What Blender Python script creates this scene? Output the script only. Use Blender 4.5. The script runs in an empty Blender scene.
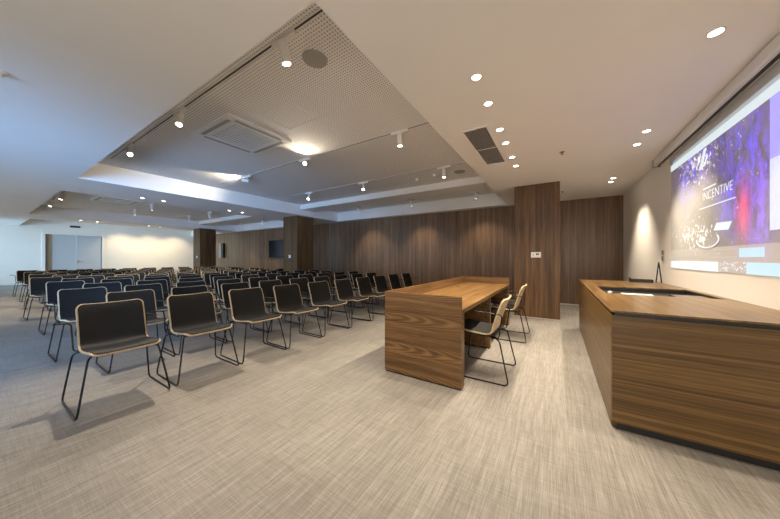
import bpy, bmesh, math, random
from mathutils import Vector, Matrix
R = math.radians
S = bpy.context.scene
COL = S.collection
rnd = random.Random(7)

# ------------------------------------------------------------------ camera, world, daylight, exposure
cam_d = bpy.data.cameras.new('camera')
cam_d.sensor_width = 36.0
cam_d.lens = 36.0 * 265.0 / 780.0
cam_d.clip_start = 0.05
cam_d.shift_y = -1.2 / 780.0
cam = bpy.data.objects.new('camera', cam_d)
cam.location = (0, 0, 1.2)
cam.rotation_euler = (R(90), 0, math.atan(167 / 265))
COL.objects.link(cam)
S.camera = cam

W = bpy.data.worlds.new('world')
S.world = W
W.use_nodes = True
W.node_tree.nodes['Background'].inputs[0].default_value = (0.55, 0.75, 1.0, 1)
W.node_tree.nodes['Background'].inputs[1].default_value = 0.6

S.view_settings.view_transform = 'Standard'
S.view_settings.look = 'None'
S.view_settings.gamma = 1.0
S.view_settings.use_curve_mapping = False
S.view_settings.exposure = 0.66
S.cycles.max_bounces = 8
S.cycles.diffuse_bounces = 6
S.cycles.sample_clamp_indirect = 6.0

DOWN = 75.0      # recessed downlight, watts
TRACK = 85.0      # track spotlight, watts
DAY = 1.0        # multiplier for window light and added fill
def area(name, loc, rot, sx, sy, e, col, spread=180):
    l = bpy.data.lights.new(name, 'AREA')
    l.shape = 'RECTANGLE'; l.size = sx; l.size_y = sy; l.energy = e; l.color = col
    l.spread = R(spread)
    o = bpy.data.objects.new(name, l)
    o.location = loc; o.rotation_euler = rot
    COL.objects.link(o)
    return o
BLUE = (0.36, 0.62, 1.0)
SOFT = (1.0, 0.86, 0.70)
# daylight in the openings of the window wall (behind and left of the viewpoint), facing into the room
def aim(dx, dy, dz=0.0): return Vector((dx, dy, dz)).to_track_quat('-Z', 'Z').to_euler()
area('daylight_and_fill', (-3.3, -2.92, 1.35), aim(-0.62, 0.79), 2.6, 2.1, 90 * DAY, (0.25, 0.52, 1.0), 75)
area('daylight_and_fill', (-8.6, -2.95, 1.35), aim(0, 1), 3.2, 2.1, 26 * DAY, (0.85, 0.92, 1.0))
area('daylight_and_fill', (-13.6, -2.95, 1.35), aim(0, 1), 3.2, 2.1, 26 * DAY, (0.85, 0.92, 1.0))
area('daylight_and_fill', (-18.6, -2.95, 1.35), aim(-0.12, 1), 3.2, 2.1, 85 * DAY, (0.45, 0.72, 1.0), 70)
# added warm fill, unseen behind the viewpoint, to brighten the room
area('daylight_and_fill', (0.1, -2.95, 1.35), aim(0, 1), 1.9, 2.1, 48 * DAY, (1.0, 0.86, 0.68))

# ------------------------------------------------------------------ helpers
def new_mat(name):
    m = bpy.data.materials.new(name); m.use_nodes = True
    nt = m.node_tree
    return m, nt, nt.nodes['Principled BSDF']
def plain(name, col, rough=0.5, metal=0.0, emit=None, es=1.0, spec=None):
    m, nt, b = new_mat(name)
    b.inputs['Base Color'].default_value = (*col, 1)
    b.inputs['Roughness'].default_value = rough
    b.inputs['Metallic'].default_value = metal
    if spec is not None: b.inputs['Specular IOR Level'].default_value = spec
    if emit:
        b.inputs['Emission Color'].default_value = (*emit, 1)
        b.inputs['Emission Strength'].default_value = es
    return m
class G:
    """small node-graph helper"""
    def __init__(s, nt): s.nt = nt
    def n(s, t, **k):
        x = s.nt.nodes.new(t)
        for a, v in k.items(): setattr(x, a, v)
        return x
    def put(s, sock, v):
        if isinstance(v, (int, float)): sock.default_value = v
        elif isinstance(v, tuple): sock.default_value = v
        else: s.nt.links.new(v, sock)
    def m(s, op, a, b=0.0, c=0.0):
        x = s.n('ShaderNodeMath', operation=op)
        s.put(x.inputs[0], a); s.put(x.inputs[1], b); s.put(x.inputs[2], c)
        return x.outputs[0]
    def xyz(s, v):
        x = s.n('ShaderNodeSeparateXYZ'); s.put(x.inputs[0], v); return x.outputs
    def vec(s, a, b, c):
        x = s.n('ShaderNodeCombineXYZ')
        for i, v in enumerate((a, b, c)): s.put(x.inputs[i], v)
        return x.outputs[0]
    def noise(s, v, scale, detail=3, rough=0.55):
        x = s.n('ShaderNodeTexNoise'); s.put(x.inputs['Vector'], v)
        x.inputs['Scale'].default_value = scale; x.inputs['Detail'].default_value = detail
        x.inputs['Roughness'].default_value = rough
        return x.outputs['Fac']
    def white(s, v):
        x = s.n('ShaderNodeTexWhiteNoise', noise_dimensions='1D'); s.put(x.inputs['W'], v); return x.outputs['Value']
    def ramp(s, f, stops):
        x = s.n('ShaderNodeValToRGB'); s.put(x.inputs[0], f)
        r = x.color_ramp
        while len(r.elements) < len(stops): r.elements.new(0.5)
        for e, (p, c) in zip(r.elements, stops): e.position = p; e.color = (*c, 1)
        return x.outputs[0]
    def mix(s, f, a, b, mode='MIX'):
        x = s.n('ShaderNodeMix', data_type='RGBA', blend_type=mode)
        s.put(x.inputs['Factor'], f)
        s.put(x.inputs['A'], (*a, 1) if isinstance(a, tuple) and len(a) == 3 else a)
        s.put(x.inputs['B'], (*b, 1) if isinstance(b, tuple) and len(b) == 3 else b)
        return x.outputs['Result']
    def obj(s): return s.n('ShaderNodeTexCoord').outputs['Object']

def wood(name, grain, cross, dark, mid, light, rough=0.38, plank=None, arch=None, fine=1.0, wav=0.05, run=0.9, pvar=0.35, spec=0.4):
    m, nt, b = new_mat(name); g = G(nt)
    o = g.xyz(g.obj())
    ax = {'X': 0, 'Y': 1, 'Z': 2}
    third = [a for a in 'XYZ' if a not in (grain, cross)][0]
    gx, cx, tx = o[ax[grain]], o[ax[cross]], o[ax[third]]
    off = 0.0
    tone = None
    if plank:
        pid = g.m('FLOOR', g.m('DIVIDE', g.m('ADD', cx, g.m('MULTIPLY', tx, 0.37)), plank))
        tone = g.white(pid)
        gx2 = g.m('ADD', gx, g.m('MULTIPLY', tone, 9.0))
    else:
        gx2 = gx
    warp = g.noise(g.vec(g.m('MULTIPLY', gx2, 1.4), g.m('MULTIPLY', cx, 5.0), g.m('MULTIPLY', tx, 5.0)), 1.0, 2)
    cw = g.m('ADD', cx, g.m('MULTIPLY', warp, wav))
    streak = g.noise(g.vec(g.m('MULTIPLY', gx2, run), g.m('MULTIPLY', cw, 34.0 * fine), g.m('MULTIPLY', tx, 34.0 * fine)), 1.0, 5, 0.62)
    pores = g.noise(g.vec(g.m('MULTIPLY', gx2, 7.0), g.m('MULTIPLY', cw, 190.0), g.m('MULTIPLY', tx, 190.0)), 1.0, 2)
    f = g.m('ADD', g.m('MULTIPLY', streak, 0.8), g.m('MULTIPLY', pores, 0.2))
    if arch:
        per, k1, k2, fr = arch
        q = g.m('PINGPONG', g.m('ADD', cx, g.m('MULTIPLY', warp, 0.03)), per / 2)
        # contour lines of a parabola give the cathedral figure of a crown-cut veneer
        fld = g.m('ADD', g.m('MULTIPLY', gx, k1), g.m('MULTIPLY', g.m('MULTIPLY', q, q), k2))
        fld = g.m('ADD', fld, g.m('MULTIPLY', warp, 0.22))
        band = g.m('MULTIPLY_ADD', g.m('SINE', g.m('MULTIPLY', fld, fr)), 0.5, 0.5)
        f = g.m('ADD', g.m('MULTIPLY', f, 0.82), g.m('MULTIPLY', band, 0.17))
    if tone is not None:
        f = g.m('ADD', f, g.m('MULTIPLY', g.m('SUBTRACT', tone, 0.5), pvar * 0.3))
    c = g.ramp(f, [(0.30, dark), (0.5, mid), (0.70, light)])
    nt.links.new(c, b.inputs['Base Color'])
    b.inputs['Roughness'].default_value = rough
    b.inputs['Specular IOR Level'].default_value = spec
    return m

def paint(name, col, rough=0.75):
    m, nt, b = new_mat(name); g = G(nt)
    f = g.noise(g.obj(), 1.7, 3)
    c = g.ramp(f, [(0.3, tuple(x * 0.975 for x in col)), (0.7, col)])
    nt.links.new(c, b.inputs['Base Color'])
    b.inputs['Roughness'].default_value = rough
    b.inputs['Specular IOR Level'].default_value = 0.25
    return m

M = {}
M['ceiling'] = paint('ceiling_paint', (0.86, 0.83, 0.79))
M['wall'] = paint('wall_paint', (0.84, 0.80, 0.73))
M['white'] = plain('white_enamel', (0.78, 0.76, 0.72), 0.4)
M['white_plastic'] = plain('white_plastic', (0.8, 0.78, 0.74), 0.35)
M['grey_plastic'] = plain('grey_plastic', (0.32, 0.31, 0.30), 0.5)
M['grey_mesh'] = plain('grey_mesh', (0.36, 0.345, 0.32), 0.6)
M['black'] = plain('black_laminate', (0.012, 0.012, 0.012), 0.45)
M['black_gloss'] = plain('black_glass', (0.01, 0.011, 0.013), 0.12)
M['rod'] = plain('black_steel', (0.010, 0.010, 0.011), 0.42, 0.0, spec=0.3)
M['rod_grey'] = plain('dark_grey_plastic', (0.12, 0.12, 0.12), 0.5)
M['alu'] = plain('aluminium', (0.62, 0.61, 0.58), 0.35, 0.8)
M['dark_gap'] = plain('dark_interior', (0.07, 0.065, 0.06), 0.8)
M['lens'] = plain('lamp_lens', (1, 0.9, 0.75), 0.3, emit=(1.0, 0.86, 0.66), es=14.0)
M['door'] = plain('door_lacquer', (0.50, 0.52, 0.54), 0.4)
M['copper'] = plain('copper', (0.45, 0.2, 0.09), 0.35, 0.8)
M['paper'] = plain('white_paper', (0.85, 0.85, 0.83), 0.6)

WAL_D, WAL_M, WAL_L = (0.06, 0.029, 0.011), (0.155, 0.082, 0.032), (0.28, 0.155, 0.066)
M['desk_x'] = wood('walnut_desk_front', 'X', 'Z', (0.045, 0.024, 0.0085), (0.122, 0.066, 0.0205), (0.235, 0.140, 0.047), 0.36, fine=1.7, wav=0.012, run=0.4)
M['desk_y'] = wood('walnut_desk_side', 'Y', 'Z', (0.045, 0.024, 0.0085), (0.122, 0.066, 0.0205), (0.235, 0.140, 0.047), 0.36, fine=1.4, wav=0.012, run=0.4)
M['desk_top'] = wood('walnut_worktop', 'Y', 'X', (0.048, 0.025, 0.009), (0.150, 0.084, 0.030), (0.27, 0.165, 0.066), 0.3, fine=0.6)
M['table_end'] = wood('walnut_crown_cut', 'X', 'Z', (0.042, 0.020, 0.007), (0.150, 0.076, 0.026), (0.285, 0.160, 0.062), 0.36, arch=(0.30, 0.30, 30.0, 95.0), fine=0.8)
M['table_y'] = wood('walnut_table_long', 'Y', 'Z', WAL_D, WAL_M, WAL_L, 0.36, fine=0.7)
M['table_top'] = wood('walnut_table_top', 'Y', 'X', (0.050, 0.024, 0.008), (0.165, 0.086, 0.028), (0.31, 0.18, 0.068), 0.33, fine=0.9)
M['pillar'] = wood('walnut_pillar', 'Z', 'X', (0.040, 0.018, 0.006), (0.108, 0.054, 0.020), (0.205, 0.110, 0.043), 0.4, plank=0.17, fine=0.55)
M['panel_wall'] = wood('walnut_wall', 'Z', 'X', (0.078, 0.042, 0.020), (0.172, 0.098, 0.050), (0.285, 0.172, 0.093), 0.33, plank=0.075, fine=0.8, pvar=0.5, spec=0.5)
M['oak'] = wood('oak_ply', 'Z', 'Y', (0.45, 0.32, 0.18), (0.58, 0.44, 0.27), (0.68, 0.54, 0.36), 0.45, fine=1.2)

M['door_side'] = wood('beige_veneer', 'Z', 'Y', (0.28, 0.20, 0.13), (0.36, 0.27, 0.18), (0.44, 0.34, 0.24), 0.45)

def fabric():
    m, nt, b = new_mat('black_fabric'); g = G(nt)
    f = g.noise(g.obj(), 260, 2)
    c = g.ramp(f, [(0.3, (0.004, 0.004, 0.004)), (0.7, (0.009, 0.0085, 0.008))])
    nt.links.new(c, b.inputs['Base Color'])
    b.inputs['Roughness'].default_value = 0.6
    b.inputs['Specular IOR Level'].default_value = 0.28
    b.inputs['Sheen Weight'].default_value = 0.02
    b.inputs['Sheen Roughness'].default_value = 0.5
    return m
M['fabric'] = fabric()

def floor_mat():
    m, nt, b = new_mat('woven_vinyl'); g = G(nt)
    o = g.xyz(g.obj())
    x, y = o[0], o[1]
    jit = g.noise(g.vec(g.m('MULTIPLY', x, 3.0), g.m('MULTIPLY', y, 3.0), 0.0), 1.0, 2)
    s1 = g.noise(g.vec(g.m('MULTIPLY', x, 170.0), g.m('MULTIPLY', y, 5.0), 0.0), 1.0, 4, 0.65)
    s2 = g.noise(g.vec(g.m('MULTIPLY', x, 9.0), g.m('MULTIPLY', y, 160.0), 0.5), 1.0, 3, 0.6)
    s3 = g.noise(g.vec(g.m('MULTIPLY', x, 60.0), g.m('MULTIPLY', y, 2.2), 2.5), 1.0, 3, 0.6)
    f = g.m('ADD', g.m('ADD', g.m('MULTIPLY', s1, 0.5), g.m('MULTIPLY', s2, 0.24)), g.m('MULTIPLY', s3, 0.3))
    # tiles laid half a metre wide, each a touch lighter or darker
    t = g.white(g.m('ADD', g.m('FLOOR', g.m('MULTIPLY', x, 2.0)), g.m('MULTIPLY', g.m('FLOOR', g.m('MULTIPLY', y, 2.0)), 17.3)))
    f = g.m('ADD', f, g.m('MULTIPLY', g.m('SUBTRACT', t, 0.5), 0.035))
    f = g.m('ADD', f, g.m('MULTIPLY', g.m('SUBTRACT', jit, 0.5), 0.05))
    c = g.ramp(f, [(0.28, (0.105, 0.094, 0.083)), (0.50, (0.222, 0.202, 0.178)), (0.74, (0.40, 0.37, 0.335))])
    nt.links.new(c, b.inputs['Base Color'])
    b.inputs['Roughness'].default_value = 0.55
    b.inputs['Specular IOR Level'].default_value = 0.3
    bp = g.n('ShaderNodeBump'); bp.inputs['Strength'].default_value = 0.12; bp.inputs['Distance'].default_value = 0.002
    nt.links.new(f, bp.inputs['Height']); nt.links.new(bp.outputs[0], b.inputs['Normal'])
    return m
M['floor'] = floor_mat()

def perf_mat():
    m, nt, b = new_mat('perforated_plasterboard'); g = G(nt)
    o = g.xyz(g.obj())
    P = 0.030
    u = g.m('SUBTRACT', g.m('FRACT', g.m('DIVIDE', o[0], P)), 0.5)
    v = g.m('SUBTRACT', g.m('FRACT', g.m('DIVIDE', o[1], P)), 0.5)
    d = g.m('SQRT', g.m('ADD', g.m('MULTIPLY', u, u), g.m('MULTIPLY', v, v)))
    hole = g.m('LESS_THAN', d, 0.22)
    c = g.mix(hole, (0.90, 0.875, 0.84), (0.24, 0.20, 0.155))
    nt.links.new(c, b.inputs['Base Color']); b.inputs['Roughness'].default_value = 0.8
    b.inputs['Specular IOR Level'].default_value = 0.2
    return m
M['perf'] = perf_mat()

def bm_box(bm, x0, x1, y0, y1, z0, z1, bev=0.0):
    r = bmesh.ops.create_cube(bm, size=1.0)
    vs = r['verts']
    for v in vs:
        v.co = Vector(((x0 + x1) / 2 + v.co.x * (x1 - x0), (y0 + y1) / 2 + v.co.y * (y1 - y0), (z0 + z1) / 2 + v.co.z * (z1 - z0)))
    if bev:
        es = list({e for v in vs for e in v.link_edges})
        bmesh.ops.bevel(bm, geom=es, offset=bev, segments=2, profile=0.7, affect='EDGES')
def bm_cyl(bm, c, axis, r0, r1, h, n=24):
    """cylinder or cone starting at c and running h along axis"""
    ax = Vector(axis).normalized()
    rot = ax.to_track_quat('Z', 'Y').to_matrix().to_4x4()
    bmesh.ops.create_cone(bm, cap_ends=True, segments=n, radius1=r0, radius2=r1, depth=h,
                          matrix=Matrix.Translation(Vector(c) + ax * h / 2) @ rot)
def fillet(pts, r, n=5, closed=False):
    P = [Vector(p) for p in pts]; out = []; N = len(P)
    for i, p in enumerate(P):
        if not closed and i in (0, N - 1): out.append(p); continue
        a = P[i - 1]; b = P[(i + 1) % N]
        da = (a - p); db = (b - p)
        rr = min(r, da.length * 0.45, db.length * 0.45)
        s = p + da.normalized() * rr; e = p + db.normalized() * rr
        for k in range(n + 1):
            t = k / n
            out.append((1 - t) ** 2 * s + 2 * t * (1 - t) * p + t * t * e)
    return out
def bm_tube(bm, pts, r, n=8, closed=False):
    N = len(pts); rings = []; prev = None
    for i, p in enumerate(pts):
        if closed: t = pts[(i + 1) % N] - pts[i - 1]
        else: t = pts[min(i + 1, N - 1)] - pts[max(i - 1, 0)]
        t.normalize()
        if prev is None:
            u = t.orthogonal().normalized()
        else:
            u = prev - t * prev.dot(t)
            u = u.normalized() if u.length > 1e-6 else t.orthogonal().normalized()
        prev = u; w = t.cross(u)
        rings.append([bm.verts.new(p + r * (math.cos(2 * math.pi * k / n) * u + math.sin(2 * math.pi * k / n) * w)) for k in range(n)])
    for i in range(N if closed else N - 1):
        A = rings[i]; B = rings[(i + 1) % N]
        sh = 0
        if closed and i == N - 1:
            sh = min(range(n), key=lambda s: (A[0].co - B[s].co).length)
        for k in range(n):
            bm.faces.new((A[k], A[(k + 1) % n], B[(k + 1 + sh) % n], B[(k + sh) % n]))
    if not closed:
        bm.faces.new(list(reversed(rings[0]))); bm.faces.new(rings[-1])

def link(name, bm, mat, parent=None, smooth=False, loc=None):
    bmesh.ops.recalc_face_normals(bm, faces=bm.faces[:])
    me = bpy.data.meshes.new(name); bm.to_mesh(me); bm.free()
    me.materials.append(mat)
    if smooth:
        for p in me.polygons: p.use_smooth = True
        try: me.set_sharp_from_angle(angle=R(40))
        except Exception: pass
    o = bpy.data.objects.new(name, me); COL.objects.link(o)
    if parent: o.parent = parent
    if loc is not None: o.location = loc
    return o
def thing(name, label, cat, loc=(0, 0, 0), rz=0.0, group=None):
    o = bpy.data.objects.new(name, None); o.empty_display_size = 0.1
    COL.objects.link(o); o.location = loc; o.rotation_euler = (0, 0, rz)
    o['label'] = label; o['category'] = cat
    if group: o['group'] = group
    return o
def tag(o, label, cat, group=None):
    o['label'] = label; o['category'] = cat
    if group: o['group'] = group
    return o
def struct(name, bm, mat, parent=None):
    o = link(name, bm, mat, parent)
    if not parent: o['kind'] = 'structure'
    return o
def bx(*a, **k):
    bm = bmesh.new(); bm_box(bm, *a, **k); return bm
def rel(bm, o):
    """move a mesh drawn in room coordinates into the frame of its thing"""
    bmesh.ops.translate(bm, verts=bm.verts[:], vec=-Vector(o.location)); return bm
def dup(root, loc, rz, label, group):
    r = root.copy(); COL.objects.link(r); r.location = loc; r.rotation_euler = (0, 0, rz); r['label'] = label
    if group: r['group'] = group
    for ch in list(root.children):
        c = ch.copy(); COL.objects.link(c); c.parent = r
        for gch in list(ch.children):
            d = gch.copy(); COL.objects.link(d); d.parent = c
    return r
ORD = ['first', 'second', 'third', 'fourth', 'fifth', 'sixth', 'seventh', 'eighth', 'ninth', 'tenth', 'eleventh', 'twelfth', 'thirteenth', 'fourteenth', 'fifteenth']

# ------------------------------------------------------------------ room
XL, XR, YN, YB = -20.7, 1.32, -3.0, 8.2
ZC, ZH = 2.69, 3.04          # soffit height, height inside the recesses
struct('floor', bx(XL - 0.2, XR + 0.2, YN - 0.2, YB + 0.2, -0.1, 0.0), M['floor'])
struct('wall_back', bx(XL - 0.2, XR + 0.2, YB, YB + 0.15, 0, 3.3), M['panel_wall'])
struct('wall_right', bx(XR, XR + 0.15, YN - 0.2, YB, 0, 3.3), M['wall'])
# left wall with its double door let into it
DY0, DY1, DZ = 1.93, 3.80, 2.37
bm = bmesh.new()
bm_box(bm, XL - 0.15, XL, YN - 0.2, DY0, 0, 3.3)
bm_box(bm, XL - 0.15, XL, DY1, YB, 0, 3.3)
bm_box(bm, XL - 0.15, XL, DY0, DY1, DZ, 3.3)
struct('wall_left', bm, M['wall'])
bm = bmesh.new()
bm_box(bm, XL - 0.15, XL + 0.02, DY0 - 0.10, DY0, 0, DZ + 0.10)
bm_box(bm, XL - 0.15, XL + 0.02, DY1, DY1 + 0.10, 0, DZ + 0.10)
bm_box(bm, XL - 0.15, XL + 0.02, DY0, DY1, DZ, DZ + 0.10)
struct('trim_1', bm, M['wall'])
door_e = bpy.data.objects.new('door_1', None); COL.objects.link(door_e)
door_e.location = (XL - 0.06, (DY0 + DY1) / 2, 0); door_e['kind'] = 'structure'
DM = DY0 + 0.97
link('door_leaf', rel(bx(XL - 0.10, XL - 0.05, DY0 + 0.22, DM - 0.006, 0.01, DZ - 0.01, bev=0.003), door_e), M['door'], door_e)
link('door_leaf', rel(bx(XL - 0.10, XL - 0.05, DM + 0.006, DY1 - 0.005, 0.01, DZ - 0.01, bev=0.003), door_e), M['door'], door_e)
link('side_panel', rel(bx(XL - 0.10, XL - 0.04, DY0, DY0 + 0.21, 0.0, DZ, bev=0.003), door_e), M['door_side'], door_e)
bm = bmesh.new()
bm_box(bm, XL - 0.05, XL - 0.042, DM + 0.03, DM + 0.07, 0.92, 1.12)
bm_tube(bm, [Vector((XL - 0.05, DM + 0.05, 1.04)), Vector((XL, DM + 0.05, 1.04)), Vector((XL, DM + 0.19, 1.04))], 0.011)
link('door_handle', rel(bm, door_e), M['alu'], door_e)

# window wall behind the viewpoint, with openings
bm = bmesh.new()
wins = [(-20.3, -16.9), (-15.3, -11.9), (-10.3, -6.9), (-5.1, -1.7), (-0.9, 1.1)]
xs = [XL - 0.2] + [v for w in wins for v in w] + [XR + 0.15]
for a, b in zip(xs[0::2], xs[1::2]): bm_box(bm, a, b, YN - 0.2, YN, 0, 3.3)
for a, b in wins:
    bm_box(bm, a, b, YN - 0.2, YN, 0, 0.24); bm_box(bm, a, b, YN - 0.2, YN, 2.46, 3.3)
struct('wall_front', bm, M['wall'])
for i, (a, b) in enumerate(wins):
    bm = bmesh.new()
    for x in (a, (a + b) / 2 - 0.03, b - 0.06): bm_box(bm, x, x + 0.06, YN - 0.14, YN - 0.07, 0.24, 2.46)
    for z in (0.24, 2.40): bm_box(bm, a, b, YN - 0.14, YN - 0.07, z, z + 0.06)
    struct('window_%d' % (i + 1), bm, M['alu'])

# soffit with three recesses
recess = [(-7.5, -1.19, 1.065, 7.93), (-15.1, -9.2, 1.065, 7.93), (-20.7, -16.6, 1.2, 7.93)]
bm = bmesh.new()
T = 3.25
bm_box(bm, XL, XR, YN, 1.065, ZC, T)
bm_box(bm, XL, XR, 7.93, YB, ZC, T)
bm_box(bm, -1.19, XR, 1.065, 7.93, ZC, T)
bm_box(bm, -9.2, -7.5, 1.065, 7.93, ZC, T)
bm_box(bm, -16.6, -15.1, 1.065, 7.93, ZC, T)
bm_box(bm, XL, -16.6, 1.065, 1.2, ZC, T)
struct('ceiling', bm, M['ceiling'])
o = struct('ceiling_recess', bx(-7.5, -1.19, 1.065, 6.1, ZH, T), M['perf'])
bm = bmesh.new()
bm_box(bm, -7.5, -1.19, 6.1, 7.93, ZH, T); bm_box(bm, -15.1, -9.2, 1.065, 7.93, ZH, T); bm_box(bm, XL, -16.6, 1.2, 7.93, ZH, T)
struct('ceiling_recess', bm, M['ceiling'])
bm = bx(-7.5, -1.19, 6.1, 6.75, 2.885, ZH); struct('beam', bm, M['ceiling'])
bm = bx(-15.1, -9.2, 6.1, 6.75, 2.885, ZH); struct('beam', bm, M['ceiling'])
# skirting
struct('baseboard_left', bx(XL, XL + 0.015, YN, DY0 - 0.1, 0, 0.08), M['white'])
struct('baseboard_back', bx(XL, XR, YB - 0.012, YB, 0, 0.035), M['alu'])

# pillars clad in walnut
P1 = (-0.755, 0.05, 6.07, 6.80); P2 = (-8.40, -7.65, 6.07, 6.80); P3 = (-15.65, -14.93, 6.07, 6.80)
for p, lab in ((P1, 'clad pillar nearest the projection wall'), (P2, ''), (P3, '')):
    o = struct('pillar', bx(p[0], p[1], p[2], p[3], 0.0, ZC if p is not P2 else ZC), M['pillar'])
for p in (P1, P2, P3):
    struct('baseboard_pillar', bx(p[0] - 0.004, p[1] + 0.004, p[2] - 0.006, p[3] + 0.004, 0, 0.012), M['alu'])

# ------------------------------------------------------------------ chairs
W2 = 0.217           # half width of the shell
def profile():
    """side view of the shell, from the front lip over the seat bend to the top of the back (x forward, z up)"""
    pts = [(0.290, 0.452), (0.275, 0.466), (0.240, 0.470), (0.15, 0.456), (0.06, 0.446), (-0.02, 0.441), (-0.065, 0.447), (-0.092, 0.470),
           (-0.108, 0.505), (-0.130, 0.575), (-0.155, 0.655), (-0.180, 0.730), (-0.200, 0.776), (-0.216, 0.800)]
    P = [Vector((x, 0, z)) for x, z in pts]
    out = []
    for i in range(len(P) - 1):              # Catmull-Rom
        p0 = P[max(i - 1, 0)]; p1 = P[i]; p2 = P[i + 1]; p3 = P[min(i + 2, len(P) - 1)]
        for k in range(2):
            t = k / 2
            out.append(0.5 * ((2 * p1) + (-p0 + p2) * t + (2 * p0 - 5 * p1 + 4 * p2 - p3) * t * t + (-p0 + 3 * p1 - 3 * p2 + p3) * t ** 3))
    out.append(P[-1])
    return out
PR = profile()
def shell_bm(half, trim, off, th, rad=0.05, nw=10):
    """a bent sheet: half width, trimmed at both ends, pushed off along its normal, th thick"""
    L = [0.0]
    for a, b in zip(PR, PR[1:]): L.append(L[-1] + (b - a).length)
    tot = L[-1]
    ss = [trim + (tot - 2 * trim) * 0.5 * (1 - math.cos(math.pi * i / 30)) for i in range(31)]
    extra = [trim + rad * f for f in (0.01, 0.06, 0.16, 0.32, 0.6, 1.0)] + [tot - trim - rad * f for f in (0.01, 0.06, 0.16, 0.32, 0.6, 1.0)]
    ss = sorted(set(round(s, 5) for s in ss + extra))
    def at(s):
        for i in range(len(L) - 1):
            if s <= L[i + 1] or i == len(L) - 2:
                t = (s - L[i]) / (L[i + 1] - L[i])
                p = PR[i].lerp(PR[i + 1], t); d = (PR[i + 1] - PR[i]).normalized()
                return p, d
    bm = bmesh.new(); top = []; bot = []
    for s in ss:
        p, _ = at(s)
        a, _ = at(max(0, s - 0.012)); b, _ = at(min(tot, s + 0.012))
        d = (b - a).normalized()
        n = Vector((-d.z, 0, d.x)).normalized()
        if n.z < 0 and abs(n.x) < 0.5: n = -n
        # the normal points at the sitter: up on the seat, forward on the back
        if n.x < -0.3: n = -n
        e = min(s - trim, tot - trim - s)
        w = half if e >= rad else half - rad + math.sqrt(max(0.0, rad * rad - (rad - e) ** 2))
        dish = 0.020 if p.z > 0.5 else 0.012
        rt = []; rb = []
        for k in range(nw + 1):
            y = w * (2 * k / nw - 1)
            q = p + Vector((0, y, 0)) + n * (dish * (abs(y) / W2) ** 2.5)
            rt.append(bm.verts.new(q + n * off)); rb.append(bm.verts.new(q + n * (off - th)))
        top.append(rt); bot.append(rb)
    for i in range(len(ss) - 1):
        for k in range(nw):
            bm.faces.new((top[i][k], top[i][k + 1], top[i + 1][k + 1], top[i + 1][k]))
            bm.faces.new((bot[i][k], bot[i + 1][k], bot[i + 1][k + 1], bot[i][k + 1]))
        for k in (0, nw):
            bm.faces.new((top[i][k], top[i + 1][k], bot[i + 1][k], bot[i][k]))
    for i in (0, len(ss) - 1):
        for k in range(nw): bm.faces.new((top[i][k], bot[i][k], bot[i][k + 1], top[i][k + 1]))
    return bm
def sled_bm(s):
    bm = bmesh.new()
    pts = [(0.02, s * 0.165, 0.421), (0.15, s * 0.178, 0.428), (0.215, s * 0.212, 0.425), (0.278, s * 0.28, 0.007),
           (-0.255, s * 0.28, 0.007), (-0.165, s * 0.235, 0.410), (-0.09, s * 0.165, 0.415)]
    bm_tube(bm, fillet(pts, 0.05, 5, True), 0.0070, 8, True)
    return bm
def arm_bm(s, hook=False):
    bm = bmesh.new()
    base = [(-0.105, s * 0.185, 0.424), (-0.160, s * 0.232, 0.424), (-0.192, s * 0.240, 0.655)]
    tip = [(-0.205, s * 0.335, 0.662)] if hook else [(0.075, s * 0.242, 0.672)]
    bm_tube(bm, fillet(base + tip, 0.03, 5), 0.0060, 8)
    return bm
def make_chair(label, loc, rz, group, hook):
    t = thing('stacking_chair', label, 'chair', loc, rz, group)
    link('shell', shell_bm(W2, 0.0, 0.0, 0.015), M['oak'], t, True)
    link('upholstery', shell_bm(W2 - 0.011, 0.009, 0.007, 0.0075, 0.042), M['fabric'], t, True)
    for s in (-1, 1): link('sled_leg', sled_bm(s), M['rod'], t, True)
    bm = bmesh.new()
    for x in (-0.06, 0.12):
        bm_tube(bm, [Vector((x, -0.175, 0.421)), Vector((x, 0.175, 0.421))], 0.0062, 8)
    link('seat_frame', bm, M['rod'], t, True)
    link('arm_rod', arm_bm(-1, hook), M['rod'], t, True)
    link('arm_rod', arm_bm(1), M['rod'], t, True)
    return t
PITCH, ROWP = 0.6135, 0.94
SHIFT = [0, 0.04, 0.10, 0.15, 0.20, 0.15, 0.17, 0.23, 0.29, 0.29, 0.33, 0.32, 0.33]
GR = 'audience chairs in staggered rows'
first = None
for i in range(13):
    x = -3.25 - ROWP * i
    y0 = 0.70 + (0.31 if i % 2 else 0.0) + SHIFT[i]
    for k in range(10 if i % 2 == 0 else 9):
        y = y0 + PITCH * k
        if any(p[0] - 0.34 < x < p[1] + 0.34 and y + 0.3 > p[2] for p in (P2, P3)): continue
        if y > 7.2: continue
        row = 'front row' if i == 0 else ('back row' if i == 12 else ORD[i] + ' row from the front')
        lab = 'black padded sled chair, %s from the near end, %s' % (ORD[k], row)
        loc = (x + rnd.uniform(-0.012, 0.012), y + rnd.uniform(-0.008, 0.008), 0)
        rz = R(rnd.uniform(-1.2, 1.2))
        if first is None: first = make_chair(lab, loc, rz, GR, True)
        else: dup(first, loc, rz, lab, GR)
pc = make_chair('oak-backed chair at the near half of the long walnut table', (-0.635, 2.95, 0), R(180), 'presenter chairs behind the table', False)
dup(pc, (-0.615, 4.45, 0), R(180), 'oak-backed chair at the far half of the long walnut table', 'presenter chairs behind the table')

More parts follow.
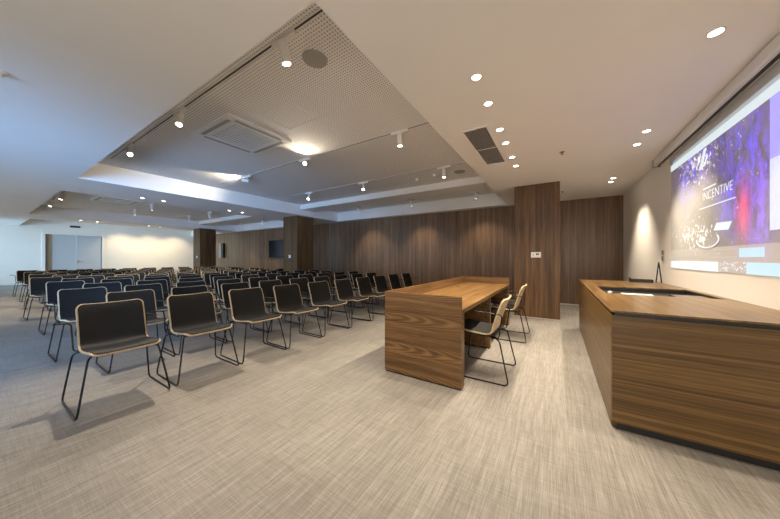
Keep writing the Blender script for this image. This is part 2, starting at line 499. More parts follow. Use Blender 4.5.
# ------------------------------------------------------------------ presenters' table
tx0, tx1, ty0, ty1 = -1.555, -0.728, 2.365, 5.20
t = thing('presenter_table', 'long walnut presenter table with raised panel edges on three sides', 'table', ((tx0 + tx1) / 2, (ty0 + ty1) / 2, 0))
for ya, yb, yc in ((ty0, ty0 + 0.022, ty0 + 0.088), (ty1, ty1 - 0.022, ty1 - 0.088)):
    bm = bmesh.new()
    bm_box(bm, tx0, tx1, min(ya, yb), max(ya, yb), 0.015, 0.848)
    bm_box(bm, tx0 + 0.002, tx1 - 0.001, min(yb, yc), max(yb, yc), 0.015, 0.691)
    link('end_panel', rel(bm, t), M['table_end'], t)
link('front_panel', rel(bx(tx0, tx0 + 0.022, ty0 + 0.0225, ty1 - 0.0225, 0.015, 0.848), t), M['table_y'], t)
link('tabletop', rel(bx(tx0 + 0.0225, tx1, ty0 + 0.0225, ty1 - 0.0225, 0.692, 0.73), t), M['table_top'], t)
link('divider_panel', rel(bx(tx0 + 0.042, tx1 - 0.02, 3.67, 3.715, 0.015, 0.691, bev=0.002), t), M['table_y'], t)
link('modesty_panel', rel(bx(tx0 + 0.10, tx0 + 0.12, ty0 + 0.09, 3.668, 0.20, 0.691), t), M['black'], t)
link('modesty_panel', rel(bx(tx0 + 0.10, tx0 + 0.12, 3.717, ty1 - 0.09, 0.20, 0.691), t), M['black'], t)
bm = bmesh.new()
bm_box(bm, tx0 + 0.01, tx1 - 0.01, ty0 + 0.008, ty0 + 0.05, 0, 0.0149); bm_box(bm, tx0 + 0.01, tx1 - 0.01, ty1 - 0.05, ty1 - 0.008, 0, 0.0149)
bm_box(bm, tx0 + 0.005, tx0 + 0.035, ty0 + 0.05, ty1 - 0.05, 0, 0.0149); bm_box(bm, tx0 + 0.05, tx1 - 0.03, 3.675, 3.71, 0, 0.0149)
link('plinth', rel(bm, t), M['black'], t)
bm = bmesh.new(); bm_cyl(bm, (-1.38, 4.30, 0.7302), (0, 0, 1), 0.032, 0.03, 0.003); link('cable_grommet', rel(bm, t), M['black'], t)
bm = bmesh.new(); bm_cyl(bm, (-1.38, 3.15, 0.7302), (0, 0, 1), 0.032, 0.03, 0.003); link('cable_grommet', rel(bm, t), M['black'], t)

# ------------------------------------------------------------------ control desk at the projection wall
dx0, dx1, dy0, dy1 = 0.326, 1.315, 2.40, 5.62
t = thing('control_desk', 'large walnut counter desk with mitred top against the projection wall', 'desk', ((dx0 + dx1) / 2, (dy0 + dy1) / 2, 0))
link('front_panel', rel(bx(dx0 + 0.002, dx1, dy0 + 0.012, dy0 + 0.04, 0.05, 0.797, bev=0.002), t), M['desk_x'], t)
link('side_panel', rel(bx(dx0, dx0 + 0.03, dy0 + 0.041, dy1, 0.012, 0.797, bev=0.002), t), M['desk_y'], t)
link('back_panel', rel(bx(dx0 + 0.031, dx1, dy1 - 0.03, dy1, 0.012, 0.797, bev=0.002), t), M['desk_x'], t)
bm = bmesh.new(); bm_box(bm, dx0 + 0.03, dx1, dy0 + 0.035, dy1 - 0.04, 0.0, 0.049)
link('plinth', rel(bm, t), M['black'], t)
bm = bmesh.new(); bm_box(bm, dx0 + 0.018, dx1, dy0 + 0.03, dy0 + 0.05, 0.797, 0.824); bm_box(bm, dx0 + 0.018, dx0 + 0.04, dy0 + 0.05, dy1 - 0.02, 0.797, 0.824)
link('shadow_gap', rel(bm, t), M['black'], t)
# worktop with the equipment well cut out; two mitred veneer pieces run round it
wx0, wx1, wy0, wy1 = 0.440, 1.262, 3.56, 4.40
TZ0, TZ1 = 0.824, 0.836
def slab(poly, z0, z1):
    bm = bmesh.new()
    lo = [bm.verts.new((x, y, z0)) for x, y in poly]; hi = [bm.verts.new((x, y, z1)) for x, y in poly]
    bm.faces.new(hi); bm.faces.new(lo[::-1])
    for i in range(len(poly)):
        j = (i + 1) % len(poly); bm.faces.new((lo[i], lo[j], hi[j], hi[i]))
    return bm
link('worktop', rel(slab([(dx0 - 0.008, dy0), (dx1, dy0), (dx1, 3.90), (wx1, 3.90), (wx1, wy0), (wx0, wy0)], TZ0, TZ1), t), M['desk_top'], t)
link('worktop', rel(slab([(dx0 - 0.008, dy0 + 0.002), (wx0 - 0.002, wy0), (wx0, wy1), (wx1, wy1), (wx1, 3.902), (dx1, 3.902), (dx1, dy1), (dx0 - 0.008, dy1)], TZ0, TZ1), t), M['desk_top'], t)
bm = bmesh.new()
bm_box(bm, wx0 - 0.015, wx1 + 0.015, wy0 - 0.015, wy1 + 0.015, 0.775, 0.783)
bm_box(bm, wx0 - 0.015, wx0 - 0.001, wy0 - 0.015, wy1 + 0.015, 0.783, 0.8235); bm_box(bm, wx1 + 0.001, wx1 + 0.015, wy0 - 0.015, wy1 + 0.015, 0.783, 0.8235)
bm_box(bm, wx0 - 0.001, wx1 + 0.001, wy1 + 0.001, wy1 + 0.015, 0.783, 0.8235); bm_box(bm, wx0 - 0.001, wx1 + 0.001, wy0 - 0.015, wy0 - 0.001, 0.783, 0.8235)
link('equipment_well', rel(bm, t), M['black'], t)
# things in the well and on the counter
tag(link('paper_stack', bx(0.62, 0.88, 3.74, 4.00, 0.7835, 0.801, bev=0.001), M['paper']), 'stack of white paper lying in the well of the walnut counter', 'paper')
bm = bmesh.new(); bm_box(bm, 0.99, 1.25, 3.61, 3.90, 0.7835, 0.822, bev=0.004)
t = thing('media_player', 'flat black device lying in the counter well beside the paper', 'device', (1.12, 3.75, 0.7835))
link('body', rel(bm, t), M['black_gloss'], t)
bm = bmesh.new(); bm_cyl(bm, (1.03, 3.609, 0.803), (0, -1, 0), 0.007, 0.006, 0.006, 12); link('knob', rel(bm, t), M['alu'], t)
bm = bmesh.new(); bm_box(bm, 0.505, 0.545, 3.98, 4.02, 0.7835, 0.812, bev=0.006); bm_cyl(bm, (0.525, 4.00, 0.812), (0, 0, 1), 0.008, 0.008, 0.008, 12)
tag(link('desk_socket', bm, M['white_plastic'], smooth=True), 'small white socket at the left corner of the counter well', 'socket')
t = thing('desk_tray', 'long black low tray at the far end of the counter', 'tray', (1.065, 5.45, TZ1))
bm = bmesh.new()
bm_box(bm, 0.95, 1.21, 5.40, 5.50, TZ1, TZ1 + 0.008)
for y in (5.40, 5.494): bm_box(bm, 0.95, 1.21, y, y + 0.006, TZ1 + 0.008, TZ1 + 0.045)
for x in (0.95, 1.204): bm_box(bm, x, x + 0.006, 5.406, 5.494, TZ1 + 0.008, TZ1 + (0.065 if x < 1 else 0.045))
link('body', rel(bm, t), M['black'], t)
# folded tabletop stand, an upright inverted V
t = thing('tabletop_stand', 'slim black inverted V stand at the wall end of the counter', 'stand', (1.265, 5.40, TZ1))
for s in (-1, 1):
    bm = bmesh.new()
    bm_tube(bm, [Vector((1.265 + s * 0.030, 5.40, TZ1 + 0.004)), Vector((1.265 + s * 0.016, 5.40, TZ1 + 0.14)), Vector((1.265 + s * 0.004, 5.40, TZ1 + 0.275))], 0.0075, 8)
    link('leg', rel(bm, t), M['black'], t, True)
bm = bmesh.new(); bm_cyl(bm, (1.265, 5.40, TZ1 + 0.262), (0, 0, 1), 0.012, 0.007, 0.045, 12); link('cap', rel(bm, t), M['black'], t, True)
for z, w in ((1.20, 'lower'), (1.285, 'upper')):
    t = thing('wall_socket', 'grey wall socket above the black V stand, %s of two' % w, 'socket', (XR, 5.42, z), 0, 'wall sockets above the counter')
    link('plate', rel(bx(XR - 0.012, XR - 0.0005, 5.38, 5.46, z - 0.035, z + 0.035, bev=0.003), t), M['grey_plastic'], t)
    link('insert', rel(bx(XR - 0.016, XR - 0.0125, 5.40, 5.44, z - 0.018, z + 0.018), t), M['rod_grey'], t)

# ------------------------------------------------------------------ projection screen
t = thing('screen_housing', 'long pale grey projection screen case under the ceiling', 'projector screen case', (1.25, 4.0, 2.60))
SY0, SY1 = 2.2, 5.52
link('casing', rel(bx(1.232, 1.318, SY0, SY1, 2.585, 2.682, bev=0.012), t), M['white_plastic'], t)
link('slot', rel(bx(1.270, 1.290, SY0 + 0.02, SY1 - 0.03, 2.572, 2.5845), t), M['black'], t)
link('end_cap', rel(bx(1.228, 1.319, SY1 + 0.0005, SY1 + 0.015, 2.570, 2.684, bev=0.004), t), M['grey_plastic'], t)

def screen_mat():
    m, nt, b = new_mat('projected_picture'); g = G(nt)
    o = g.xyz(g.obj())                         # local: y along the wall (far end = positive), z up
    u = g.m('DIVIDE', g.m('SUBTRACT', 1.12, o[1]), 2.24)     # 0 at the far edge, 1 at the near edge
    v = g.m('DIVIDE', o[2], 1.42)
    vec = g.vec(u, v, 0.0)
    def blob(cu, cv, su, sv, p=1.0):
        a = g.m('DIVIDE', g.m('SUBTRACT', u, cu), su); c = g.m('DIVIDE', g.m('SUBTRACT', v, cv), sv)
        return g.m('POWER', 2.718, g.m('MULTIPLY', g.m('ADD', g.m('MULTIPLY', a, a), g.m('MULTIPLY', c, c)), -p))
    def contrast(f, lo, hi):
        x = g.n('ShaderNodeMapRange'); g.put(x.inputs[0], f); x.inputs[1].default_value = lo; x.inputs[2].default_value = hi
        return x.outputs[0]
    n1 = contrast(g.noise(g.vec(g.m('MULTIPLY', u, 30.0), g.m('MULTIPLY', v, 9.0), 0.3), 1.0, 5, 0.75), 0.38, 0.62)
    n2 = g.noise(g.vec(g.m('MULTIPLY', u, 60.0), g.m('MULTIPLY', v, 26.0), 1.3), 1.0, 5, 0.75)
    n3 = g.noise(g.vec(g.m('MULTIPLY', u, 9.0), g.m('MULTIPLY', v, 6.0), 4.3), 1.0, 3, 0.6)
    base = g.ramp(n3, [(0.35, (0.015, 0.012, 0.012)), (0.65, (0.11, 0.085, 0.075))])
    col = base
    purple = g.m('MULTIPLY', n1, g.m('MINIMUM', 1.0, g.m('ADD', g.m('ADD', blob(0.40, 0.84, 0.22, 0.15), blob(0.78, 0.60, 0.13, 0.42)), g.m('ADD', blob(0.62, 0.45, 0.07, 0.16), blob(0.22, 0.68, 0.08, 0.14)))))
    col = g.mix(g.m('MAXIMUM', purple, 0.0), col, (0.11, 0.07, 1.0))
    red = g.m('MULTIPLY', blob(0.74, 0.37, 0.045, 0.15), g.m('MULTIPLY_ADD', n1, 0.7, 0.5))
    col = g.mix(g.m('MINIMUM', red, 0.9), col, (0.95, 0.10, 0.22))
    vio = g.m('MULTIPLY', blob(0.84, 0.40, 0.05, 0.3), g.m('MULTIPLY_ADD', n1, 1.0, 0.1))
    col = g.mix(g.m('MAXIMUM', g.m('MINIMUM', vio, 0.9), 0.0), col, (0.30, 0.12, 0.90))
    warm = g.m('MULTIPLY', g.m('ADD', blob(0.16, 0.26, 0.17, 0.24), blob(0.10, 0.5, 0.10, 0.14)), 0.45)  # wash of the wall downlights painted into the picture
    col = g.mix(g.m('MINIMUM', warm, 1.0), col, (0.80, 0.66, 0.48))
    sp = g.m('GREATER_THAN', g.m('ADD', n2, g.m('MULTIPLY', g.m('ADD', blob(0.36, 0.82, 0.20, 0.14), blob(0.3, 0.28, 0.2, 0.12)), 0.15)), 0.66)
    col = g.mix(sp, col, (1.0, 0.97, 0.85))
    # pale strip of the page beside the photograph, and the page below it
    right = g.m('MULTIPLY', g.m('GREATER_THAN', u, 0.885), g.m('GREATER_THAN', v, 0.235))
    blinds = g.m('MULTIPLY_ADD', g.m('SINE', g.m('MULTIPLY', v, 330.0)), 0.08, 0.5)
    col = g.mix(right, col, g.mix(g.m('GREATER_THAN', v, 0.60), g.mix(n2, (0.75, 0.82, 1.0), (0.45, 0.5, 1.0)), g.mix(blinds, (0.16, 0.14, 0.9), (0.55, 0.5, 1.0))))
    low = g.m('LESS_THAN', v, 0.17)
    col = g.mix(g.m('MULTIPLY', low, 0.5), col, (0.55, 0.45, 0.36))
    b.inputs['Base Color'].default_value = (0.34, 0.33, 0.32, 1)
    b.inputs['Roughness'].default_value = 0.8
    nt.links.new(col, b.inputs['Emission Color'])
    b.inputs['Emission Strength'].default_value = 0.62
    return m
IMX = 1.3155
IY0, IY1, IZ0, IZ1 = 2.86, 5.10, 1.07, 2.49
ts = thing('projection_screen', 'lit projection screen on the right wall showing an event web page', 'screen', (IMX, (IY0 + IY1) / 2, IZ0))
def onscr(y0, y1, z0, z1, d=0.001, th=0.0008):
    """a thin lit patch of the picture on the screen; y from the far edge u0..u1 as fractions"""
    ya = IY1 - (IY1 - IY0) * y0; yb = IY1 - (IY1 - IY0) * y1
    return rel(bx(IMX - d - th, IMX - d, min(ya, yb), max(ya, yb), IZ0 + (IZ1 - IZ0) * z0, IZ0 + (IZ1 - IZ0) * z1), ts)
link('picture', rel(bx(IMX, IMX + 0.004, IY0, IY1, IZ0, IZ1), ts), screen_mat(), ts)
def glow(name, c, s): return plain(name, (0.36, 0.36, 0.36), 0.8, emit=c, es=s * 0.6)
g_white = glow('lit_white', (0.80, 0.95, 1.0), 0.8); g_cyan = glow('lit_cyan', (0.42, 0.78, 1.0), 0.8); g_grey = glow('lit_grey', (0.38, 0.44, 0.48), 0.8); g_line = glow('lit_line', (0.75, 0.68, 0.6), 0.6)
link('cloth_border', rel(bx(IMX, IMX + 0.004, SY0 + 0.05, IY1 + 0.06, IZ1, 2.584), ts), plain('screen_cloth', (0.55, 0.56, 0.56), 0.8), ts)
link('tab_bar', onscr(0.03, 1.0, 0.975, 1.0), g_grey, ts)
link('address_bar', onscr(0.0, 1.0, 0.915, 0.974), g_white, ts)
link('caption_panel', onscr(0.0, 0.56, 0.0, 0.068), g_white, ts)
link('caption_panel', onscr(0.76, 1.0, 0.0, 0.068), g_cyan, ts)
link('search_button', onscr(0.715, 0.86, 0.098, 0.152), g_cyan, ts)
bm = bmesh.new()
for a, b_, c, d in ((0.02, 0.70, 0.098, 0.101), (0.02, 0.70, 0.148, 0.151), (0.70, 0.702, 0.098, 0.151)):
    q = onscr(a, b_, c, d); me = bpy.data.meshes.new('tmp'); q.to_mesh(me); q.free(); bm.from_mesh(me); bpy.data.meshes.remove(me)
link('search_field', bm, g_line, ts)
# slanted white banner and turntable ring in the photograph on the page
def scr_pt(u, v, d=0.002): return Vector((IMX - d, IY1 - (IY1 - IY0) * u, IZ0 + (IZ1 - IZ0) * v)) - Vector(ts.location)
def scr_poly(pts, d=0.002):
    bm = bmesh.new(); lo = [bm.verts.new(scr_pt(u, v, d - 0.0008)) for u, v in pts]; hi = [bm.verts.new(scr_pt(u, v, d)) for u, v in pts]
    bm.faces.new(lo); bm.faces.new(hi[::-1])
    for i in range(len(pts)):
        j = (i + 1) % len(pts); bm.faces.new((lo[i], lo[j], hi[j], hi[i]))
    return bm
link('banner', scr_poly([(0.52, 0.285), (0.64, 0.275), (0.665, 0.325), (0.545, 0.335)]), glow('lit_banner', (0.75, 0.88, 1.0), 0.9), ts)
bm = bmesh.new()
bm_tube(bm, [scr_pt(0.46 + 0.105 * math.cos(a), 0.225 + 0.055 * math.sin(a)) for a in [math.pi * (0.95 + 1.2 * i / 20) for i in range(21)]], 0.006, 6)
link('ring', bm, glow('lit_ring', (1, 1, 0.95), 0.8), ts)
bm = scr_poly([(0.41 + 0.035 * math.cos(2 * math.pi * i / 16), 0.235 + 0.022 * math.sin(2 * math.pi * i / 16)) for i in range(16)])
link('ring_centre', bm, glow('lit_dot', (1, 0.98, 0.9), 0.7), ts)
bm = scr_poly([(0.375, 0.765), (0.415, 0.765), (0.455, 0.905), (0.425, 0.905)])
link('light_beam', bm, glow('lit_beam', (0.85, 0.95, 1), 0.85), ts)
def text(s, u, v, size, width, mat, name):
    c = bpy.data.curves.new('txt', 'FONT'); c.body = s; c.size = size; c.offset = -0.0022; c.extrude = 0.0004; c.align_x = 'LEFT'
    o = bpy.data.objects.new('txt', c); COL.objects.link(o)
    bpy.context.view_layer.update()
    me = bpy.data.meshes.new_from_object(o); bpy.data.objects.remove(o); bpy.data.curves.remove(c)
    # letters run from the far edge to the near edge, facing into the room
    rot = Matrix(((0, 0, -1, 0), (-1, 0, 0, 0), (0, 1, 0, 0), (0, 0, 0, 1)))
    wd = max(v.co.x for v in me.vertices)
    me.transform(rot @ Matrix.Diagonal((width / wd, 1, 1, 1))); me.name = name
    me.materials.append(mat)
    x = bpy.data.objects.new(name, me); COL.objects.link(x); x.parent = ts; x.location = scr_pt(u, v, 0.003)
    return x
text('INCENTIVE', 0.415, 0.520, 0.125, 0.575, glow('lit_letters', (1, 1, 1), 0.95), 'heading_text')
link('heading_rule', scr_poly([(0.385, 0.462), (0.69, 0.462), (0.69, 0.470), (0.385, 0.470)]), g_white, ts)
link('heading_rule', scr_poly([(0.42, 0.60), (0.54, 0.60), (0.54, 0.61), (0.42, 0.61)]), g_white, ts)
bm = bmesh.new()
rr = random.Random(3)
for i in range(60):
    u = rr.uniform(0.57, 0.755); v = rr.uniform(0.004, 0.066); s = rr.uniform(0.002, 0.007)
    q = scr_poly([(u, v), (u + s, v + s * 0.5), (u + s * 0.8, v + s * 1.8), (u - s * 0.3, v + s * 1.2)]); me = bpy.data.meshes.new('tmp'); q.to_mesh(me); q.free(); bm.from_mesh(me); bpy.data.meshes.remove(me)
link('thumbnail_picture', bm, glow('lit_specks', (0.85, 0.88, 1.0), 0.8), ts)

# ------------------------------------------------------------------ ceiling fittings
def spot(parent, loc, direction, e, size, blend, col, r=0.03):
    l = bpy.data.lights.new('lamp', 'SPOT'); l.energy = e; l.spot_size = R(size); l.spot_blend = blend; l.color = col; l.shadow_soft_size = r
    o = bpy.data.objects.new('lamp', l); COL.objects.link(o)
    o.location = loc
    o.rotation_euler = Vector(direction).to_track_quat('-Z', 'Y').to_euler()
    o.parent = parent
    return o
WARM = (1.0, 0.86, 0.67)
def ring_bm(c, r0, r1, z0, z1, n=28):
    bm = bmesh.new(); rows = []
    for r, z in ((r0, z0), (r1, z0), (r1, z1), (r0, z1)):
        rows.append([bm.verts.new((c[0] + r * math.cos(2 * math.pi * k / n), c[1] + r * math.sin(2 * math.pi * k / n), z)) for k in range(n)])
    for i in range(4):
        A = rows[i]; B = rows[(i + 1) % 4]
        for k in range(n): bm.faces.new((A[k], A[(k + 1) % n], B[(k + 1) % n], B[k]))
    return bm
def downlight(x, y, label, group, e=DOWN, size=88, blend=0.55):
    t = thing('downlight', label, 'ceiling light', (x, y, ZC), 0, group)
    link('trim_ring', rel(ring_bm((x, y), 0.035, 0.045, ZC - 0.005, ZC - 0.0003), t), M['white'], t, True)
    bm = bmesh.new(); bm_cyl(bm, (x, y, ZC - 0.0025), (0, 0, 1), 0.0345, 0.0345, 0.002, 24)
    link('lens', rel(bm, t), M['lens'], t)
    spot(t, (0, 0, -0.012), (0, 0, -1), e, size, blend, WARM, 0.035)
ys = [2.22, 2.66, 3.27, 3.69, 4.26, 4.69]
for i, y in enumerate(ys):
    downlight(-0.56, y, 'glowing downlight beside the ceiling recess, %s from the viewer in its row of six' % ORD[i], 'downlights beside the recess', DOWN * 1.1, 125, 0.9)
for i, y in enumerate((2.62, 4.22, 4.65, 6.37, 6.65)):
    downlight(0.885, y, 'glowing downlight near the projection wall, %s from the viewer in its row' % ORD[i], 'downlights along the projection wall', DOWN * 1.1, 84, 0.6)
for i, y in enumerate((2.27, 2.69, 4.32, 4.73)):
    downlight(-8.65, y, 'small downlight above the middle pillar soffit, %s from the viewer' % ORD[i], 'downlights on the middle soffit')
for i, y in enumerate((2.34, 2.78, 4.40, 4.81)):
    downlight(-15.85, y, 'tiny downlight on the far soffit before the doors, %s from the viewer' % ORD[i], 'downlights on the far soffit', DOWN * 1.5)

def track(x0, x1, y, label):
    t = thing('light_track', label, 'light track', ((x0 + x1) / 2, y, ZH), 0, 'ceiling light tracks')
    bm = bmesh.new()
    bm_box(bm, x0, x1, y - 0.024, y - 0.008, ZH - 0.006, ZH - 0.0005); bm_box(bm, x0, x1, y + 0.008, y + 0.024, ZH - 0.006, ZH - 0.0005)
    bm_box(bm, x0, x1, y - 0.008, y + 0.008, ZH - 0.0015, ZH - 0.0005)
    link('rail', rel(bm, t), M['white'], t)
    link('slot', rel(bx(x0 + 0.05, x1 - 0.05, y - 0.0075, y + 0.0075, ZH - 0.005, ZH - 0.0017), t), M['black'], t)
def track_spot(x, y, aim, label, group, e=TRACK, lit=True, beam=64):
    t = thing('track_spotlight', label, 'spotlight', (x, y, ZH - 0.0062), 0, group)
    link('adapter', rel(bx(x - 0.14, x + 0.14, y - 0.019, y + 0.019, ZH - 0.040, ZH - 0.0063, bev=0.003), t), M['white'], t)
    bm = bmesh.new(); bm_cyl(bm, (x, y, ZH - 0.095), (0, 0, 1), 0.010, 0.010, 0.056, 12); link('stem', rel(bm, t), M['white'], t, True)
    d = Vector(aim).normalized()
    c = Vector((x, y, ZH - 0.105))
    a = c - d * 0.055
    bm = bmesh.new(); bm_cyl(bm, a, d, 0.036, 0.036, 0.165, 24); h = link('head', rel(bm, t), M['white'], t, True)
    bm = bmesh.new(); bm_cyl(bm, a + d * 0.1652, d, 0.031, 0.031, 0.002, 24); link('lens', rel(bm, t), M['lens'] if lit else M['grey_plastic'], h)
    spot(t, tuple(c + d * 0.125 - Vector(t.location)), d, e, beam, 0.75, WARM, 0.03)
r1 = [('near', 1.39), ('second', 3.31), ('third', 5.07)]
for w, y in r1: track(-7.0, -1.35, y, 'white light track in the large recess, %s from the viewer' % ('first' if w == 'near' else w))
track(-7.0, -1.35, 7.33, 'white light track in the narrow recess before the walnut wall')
for w, y in r1 + [('last', 7.3)]: track(-14.6, -9.6, y, 'white light track in the far recess, %s one from the viewer' % ('first' if w == 'near' else w))
nm = {-1.92: 'right-hand', -3.95: 'middle', -5.87: 'left-hand'}
aims = {(-1.92, 0): (0.05, 0.25, -1), (-3.95, 0): (0.40, -0.25, -1), (-5.87, 0): (0.9, -0.2, -0.75), (-5.87, 1): (-1, -0.45, 0.16), (-3.95, 1): (3.95, -3.3, -0.75),
        (-1.92, 1): (0, 0.1, -1), (-1.92, 2): (0.02, 0.05, -1), (-3.95, 2): (0.3, -0.5, -0.8), (-5.87, 2): (0.25, -0.5, -0.8)}
for i, (w, y) in enumerate(r1):
    for x in (-1.92, -3.95, -5.87):
        track_spot(x, y, aims[(x, i)], 'white track spotlight, %s on the %s track of the large recess' % (nm[x], ORD[i]), 'spotlights in the large recess', TRACK * {(-5.87, 0): 0.8, (-3.95, 1): 0.4, (-3.95, 0): 1.7, (-5.87, 1): 0.65, (-5.87, 2): 0.6, (-3.95, 2): 0.6}.get((x, i), 1.0), beam={(-5.87, 1): 95, (-3.95, 1): 120}.get((x, i), 80))
for x, w in ((-1.87, 'right-hand'), (-3.85, 'middle'), (-5.95, 'left-hand')):
    track_spot(x, 7.33, (0.05, 0.28, -1), 'white track spotlight, %s in the narrow recess before the walnut wall' % w, 'spotlights in the narrow recess', TRACK * 0.55, beam=90)
for i, y in enumerate((1.39, 3.31, 5.07, 7.3)):
    for x, w in ((-9.9, 'nearer'), (-11.65, 'middle'), (-13.45, 'farther')):
        track_spot(x, y, (-0.3, 0.1, -1) if i else (0.05, -0.45, -1), 'tiny track spotlight, %s on the %s track of the far recess' % (w, ORD[i]), 'spotlights in the far recess', TRACK if i else TRACK * 1.8)
# wall-washing downlights for the cream end wall
for y, w in ((4.55, 'beside the double doors'), (5.75, 'midway along the end wall'), (6.95, 'next to the walnut wall')):
    t = thing('downlight', 'tiny wall-washing downlight in the end recess %s' % w, 'ceiling light', (-19.55, y, ZH), 0, 'wall-washers at the end wall')
    link('trim_ring', rel(ring_bm((-19.55, y), 0.040, 0.050, ZH - 0.005, ZH - 0.0003), t), M['white'], t, True)
    bm = bmesh.new(); bm_cyl(bm, (-19.55, y, ZH - 0.0025), (0, 0, 1), 0.0395, 0.0395, 0.002, 24); link('lens', rel(bm, t), M['lens'], t)
    spot(t, (0, 0, -0.012), (-0.45, 0, -1), 100, 100, 0.8, (1.0, 0.80, 0.48), 0.035)

# ceiling speaker
t = thing('ceiling_speaker', 'round grey speaker grille in the perforated ceiling', 'speaker', (-1.89, 1.70, ZH))
bm = bmesh.new(); bm_cyl(bm, (-1.89, 1.70, ZH - 0.008), (0, 0, 1), 0.112, 0.115, 0.0075, 40); link('grille', rel(bm, t), M['grey_mesh'], t, True)
bm = bmesh.new(); bm_cyl(bm, (-1.89, 1.70, ZH - 0.010), (0, 0, 1), 0.008, 0.008, 0.0018, 12); link('badge', rel(bm, t), M['grey_plastic'], t)
t = thing('ceiling_speaker', 'round grey speaker at the far right of the large recess', 'speaker', (-1.75, 5.55, ZH))
bm = bmesh.new(); bm_cyl(bm, (-1.75, 5.55, ZH - 0.008), (0, 0, 1), 0.112, 0.115, 0.0075, 40); link('grille', rel(bm, t), M['grey_mesh'], t, True)
# air-conditioning cassettes
def cassette(x0, x1, y0, y1, label):
    t = thing('air_conditioner', label, 'air conditioner', ((x0 + x1) / 2, (y0 + y1) / 2, ZH))
    bm = bmesh.new()
    z0, z1 = ZH - 0.03, ZH - 0.0005
    b_ = 0.16
    bm_box(bm, x0, x1, y0, y0 + b_, z0, z1, bev=0.008); bm_box(bm, x0, x1, y1 - b_, y1, z0, z1, bev=0.008)
    bm_box(bm, x0, x0 + b_, y0 + b_, y1 - b_, z0, z1); bm_box(bm, x1 - b_, x1, y0 + b_, y1 - b_, z0, z1)
    link('face_frame', rel(bm, t), M['white_plastic'], t)
    bm = bmesh.new()
    n = 16
    for k in range(n):
        y = y0 + b_ + (y1 - y0 - 2 * b_) * (k + 0.25) / n
        bm_box(bm, x0 + b_ + 0.004, x1 - b_ - 0.004, y, y + (y1 - y0 - 2 * b_) / n * 0.55, z0 + 0.004, z0 + 0.012)
    link('intake_grille', rel(bm, t), M['white_plastic'], t)
    link('intake_back', rel(bx(x0 + b_ + 0.002, x1 - b_ - 0.002, y0 + b_ + 0.002, y1 - b_ - 0.002, z0 + 0.014, z0 + 0.018), t), M['grey_mesh'], t)
    for y in (y0 + 0.055, y1 - 0.105): link('louvre', rel(bx(x0 + 0.13, x1 - 0.13, y, y + 0.05, z0 - 0.004, z0 - 0.0003, bev=0.001), t), M['grey_mesh'], t)
    for x in (x0 + 0.055, x1 - 0.105): link('louvre', rel(bx(x, x + 0.05, y0 + 0.13, y1 - 0.13, z0 - 0.004, z0 - 0.0003, bev=0.001), t), M['grey_mesh'], t)
cassette(-4.51, -3.50, 1.73, 2.68, 'square white air-conditioning cassette in the perforated recess')
cassette(-12.3, -11.3, 2.0, 2.95, 'pale air-conditioning cassette in the far recess')
# access hatch
t = thing('access_hatch', 'flush white access hatch in the perforated ceiling', 'hatch', (-2.95, 2.2, ZH))
bm = bmesh.new()
for a in ((-3.22, -2.66, 1.985, 1.992), (-3.22, -2.66, 2.43, 2.437), (-3.227, -3.22, 1.985, 2.437), (-2.66, -2.653, 1.985, 2.437)): bm_box(bm, a[0], a[1], a[2], a[3], ZH - 0.003, ZH - 0.0004)
link('frame', rel(bm, t), M['white'], t)
# supply-air grille on the soffit
t = thing('air_grille', 'long dark slatted air grille in the right soffit', 'air vent', (-0.80, 3.74, ZC))
gx0, gx1, gy0, gy1 = -0.935, -0.68, 3.11, 4.37
bm = bmesh.new()
for a in ((gx0 - 0.025, gx0, gy0 - 0.025, gy1 + 0.025), (gx1, gx1 + 0.025, gy0 - 0.025, gy1 + 0.025), (gx0, gx1, gy0 - 0.025, gy0), (gx0, gx1, gy1, gy1 + 0.025), (gx0, gx1, 3.73, 3.75)):
    bm_box(bm, a[0], a[1], a[2], a[3], ZC - 0.008, ZC - 0.0003)
link('frame', rel(bm, t), M['ceiling'], t)
bm = bmesh.new()
y = gy0 + 0.012
while y < gy1 - 0.01:
    bm_box(bm, gx0 + 0.001, gx1 - 0.001, y, y + 0.007, ZC - 0.0065, ZC - 0.003); y += 0.026
for k in range(7):
    x = gx0 + 0.0315 * (k + 1); bm_box(bm, x, x + 0.005, gy0 + 0.001, gy1 - 0.001, ZC - 0.0075, ZC - 0.0066)
link('slats', rel(bm, t), M['alu'], t)
link('duct', rel(bx(gx0 + 0.0005, gx1 - 0.0005, gy0 + 0.0005, gy1 - 0.0005, ZC - 0.0025, ZC - 0.0004), t), M['dark_gap'], t)
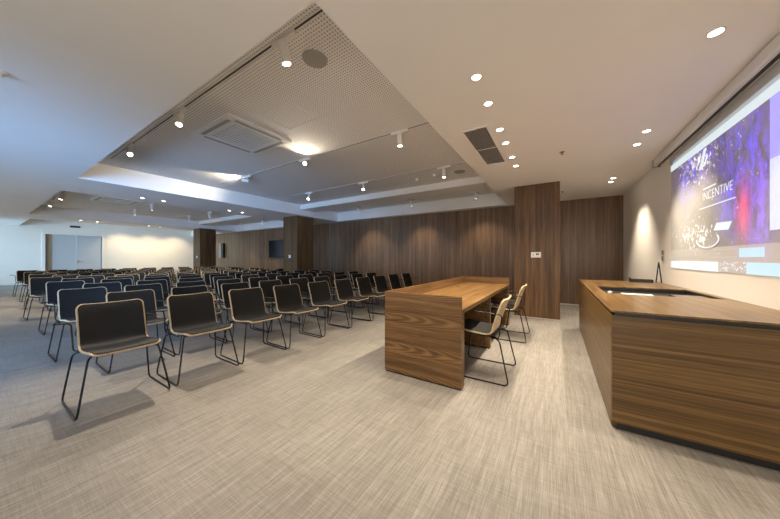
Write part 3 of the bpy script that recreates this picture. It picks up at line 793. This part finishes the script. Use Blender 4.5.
# sprinklers and smoke detectors
def sprinkler(x, y, label):
    t = thing('sprinkler', label, 'sprinkler', (x, y, ZC), 0, 'sprinklers on the soffit')
    bm = bmesh.new(); bm_cyl(bm, (x, y, ZC - 0.004), (0, 0, 1), 0.03, 0.034, 0.0037, 20); link('rosette', rel(bm, t), M['copper'], t, True)
    bm = bmesh.new(); bm_cyl(bm, (x, y, ZC - 0.03), (0, 0, 1), 0.007, 0.009, 0.026, 12); bm_cyl(bm, (x, y, ZC - 0.034), (0, 0, 1), 0.02, 0.02, 0.003, 16)
    link('deflector', rel(bm, t), M['copper'], t)
sprinkler(0.06, 4.43, 'small copper sprinkler on the soffit before the walnut pillar')
sprinkler(0.10, 7.05, 'small copper sprinkler beside the right edge of the walnut pillar')
def detector(x, y, z, label):
    t = thing('smoke_detector', label, 'smoke detector', (x, y, z), 0, 'smoke detectors')
    bm = bmesh.new(); bm_cyl(bm, (x, y, z - 0.012), (0, 0, 1), 0.05, 0.052, 0.0117, 24); link('base', rel(bm, t), M['white_plastic'], t, True)
    bm = bmesh.new(); bm_cyl(bm, (x, y, z - 0.04), (0, 0, 1), 0.025, 0.04, 0.0278, 24); link('sensor_head', rel(bm, t), M['white_plastic'], t, True)
detector(-3.76, 0.12, ZC, 'white smoke detector on the plain soffit, near left of the room')
detector(-2.75, 5.55, ZH, 'white smoke detector in the large recess, left of the round speaker')
detector(-2.28, 5.45, ZH, 'white smoke detector in the large recess, nearest the round speaker')

# ------------------------------------------------------------------ wall fittings
def plate(p, x0, x1, z0, z1, label, group, inner=None):
    y = p[2]
    t = thing('wall_switch', label, 'switch', ((x0 + x1) / 2, y, (z0 + z1) / 2), 0, group)
    link('plate', rel(bx(x0, x1, y - 0.012, y - 0.0005, z0, z1, bev=0.002), t), M['white_plastic'], t)
    if inner:
        bm = bx(x0 + (x1 - x0) * 0.50, x0 + (x1 - x0) * 0.82, y - 0.014, y - 0.0122, z0 + (z1 - z0) * 0.45, z0 + (z1 - z0) * 0.75, bev=0.0005)
        link('display', rel(bm, t), M['black_gloss'], t)
        link('button', rel(bx(x0 + (x1 - x0) * 0.18, x0 + (x1 - x0) * 0.28, y - 0.014, y - 0.0122, z0 + (z1 - z0) * 0.35, z0 + (z1 - z0) * 0.65), t), M['grey_plastic'], t)
    else:
        link('rocker', rel(bx(x0 + 0.02, x1 - 0.02, y - 0.015, y - 0.0122, z0 + 0.02, z1 - 0.02, bev=0.001), t), M['white_plastic'], t)
plate(P1, -0.445, -0.270, 1.215, 1.325, 'white control plate with a black display on the right walnut pillar', 'wall switches', True)
plate(P2, -8.09, -7.98, 1.21, 1.32, 'white switch on the middle walnut pillar', 'wall switches')
plate(P3, -15.30, -15.19, 1.21, 1.32, 'small switch on the far walnut pillar', 'wall switches')
t = thing('wall_switch', 'white double switch on the cream end wall beside the doors', 'switch', (XL, 4.10, 1.27), 0, 'wall switches')
link('plate', rel(bx(XL + 0.0005, XL + 0.012, 4.0, 4.25, 1.22, 1.32, bev=0.002), t), M['white_plastic'], t)
link('rocker', rel(bx(XL + 0.0122, XL + 0.015, 4.03, 4.12, 1.24, 1.30), t), M['white_plastic'], t)
link('rocker', rel(bx(XL + 0.0122, XL + 0.015, 4.13, 4.22, 1.24, 1.30), t), M['white_plastic'], t)
def tv(x0, x1, z0, z1, label):
    t = thing('wall_television', label, 'television', ((x0 + x1) / 2, YB, z0), 0, 'black wall televisions')
    link('casing', rel(bx(x0, x1, YB - 0.06, YB - 0.0005, z0, z1, bev=0.004), t), M['black'], t)
    link('screen', rel(bx(x0 + 0.025, x1 - 0.025, YB - 0.0625, YB - 0.0602, z0 + 0.03, z1 - 0.025), t), M['black_gloss'], t)
tv(-12.45, -11.0, 1.225, 2.11, 'black television on the walnut wall left of the middle pillar')
t = thing('wall_cabinet', 'grey and black wall box on the walnut wall beside the far pillar', 'wall box', (-17.1, YB, 1.23), 0)
link('casing', rel(bx(-17.45, -17.15, YB - 0.10, YB - 0.0005, 1.23, 2.10, bev=0.004), t), M['grey_mesh'], t)
link('panel', rel(bx(-17.149, -16.9, YB - 0.12, YB - 0.0005, 1.23, 2.10, bev=0.004), t), M['black'], t)
t = thing('exit_sign', 'dark emergency exit sign high above the double doors', 'sign', (XL, 2.86, 2.80), 0)
link('backing', rel(bx(XL + 0.0005, XL + 0.02, 2.69, 3.03, 2.755, 2.845, bev=0.003), t), M['black'], t)

print('objects', len(bpy.data.objects))
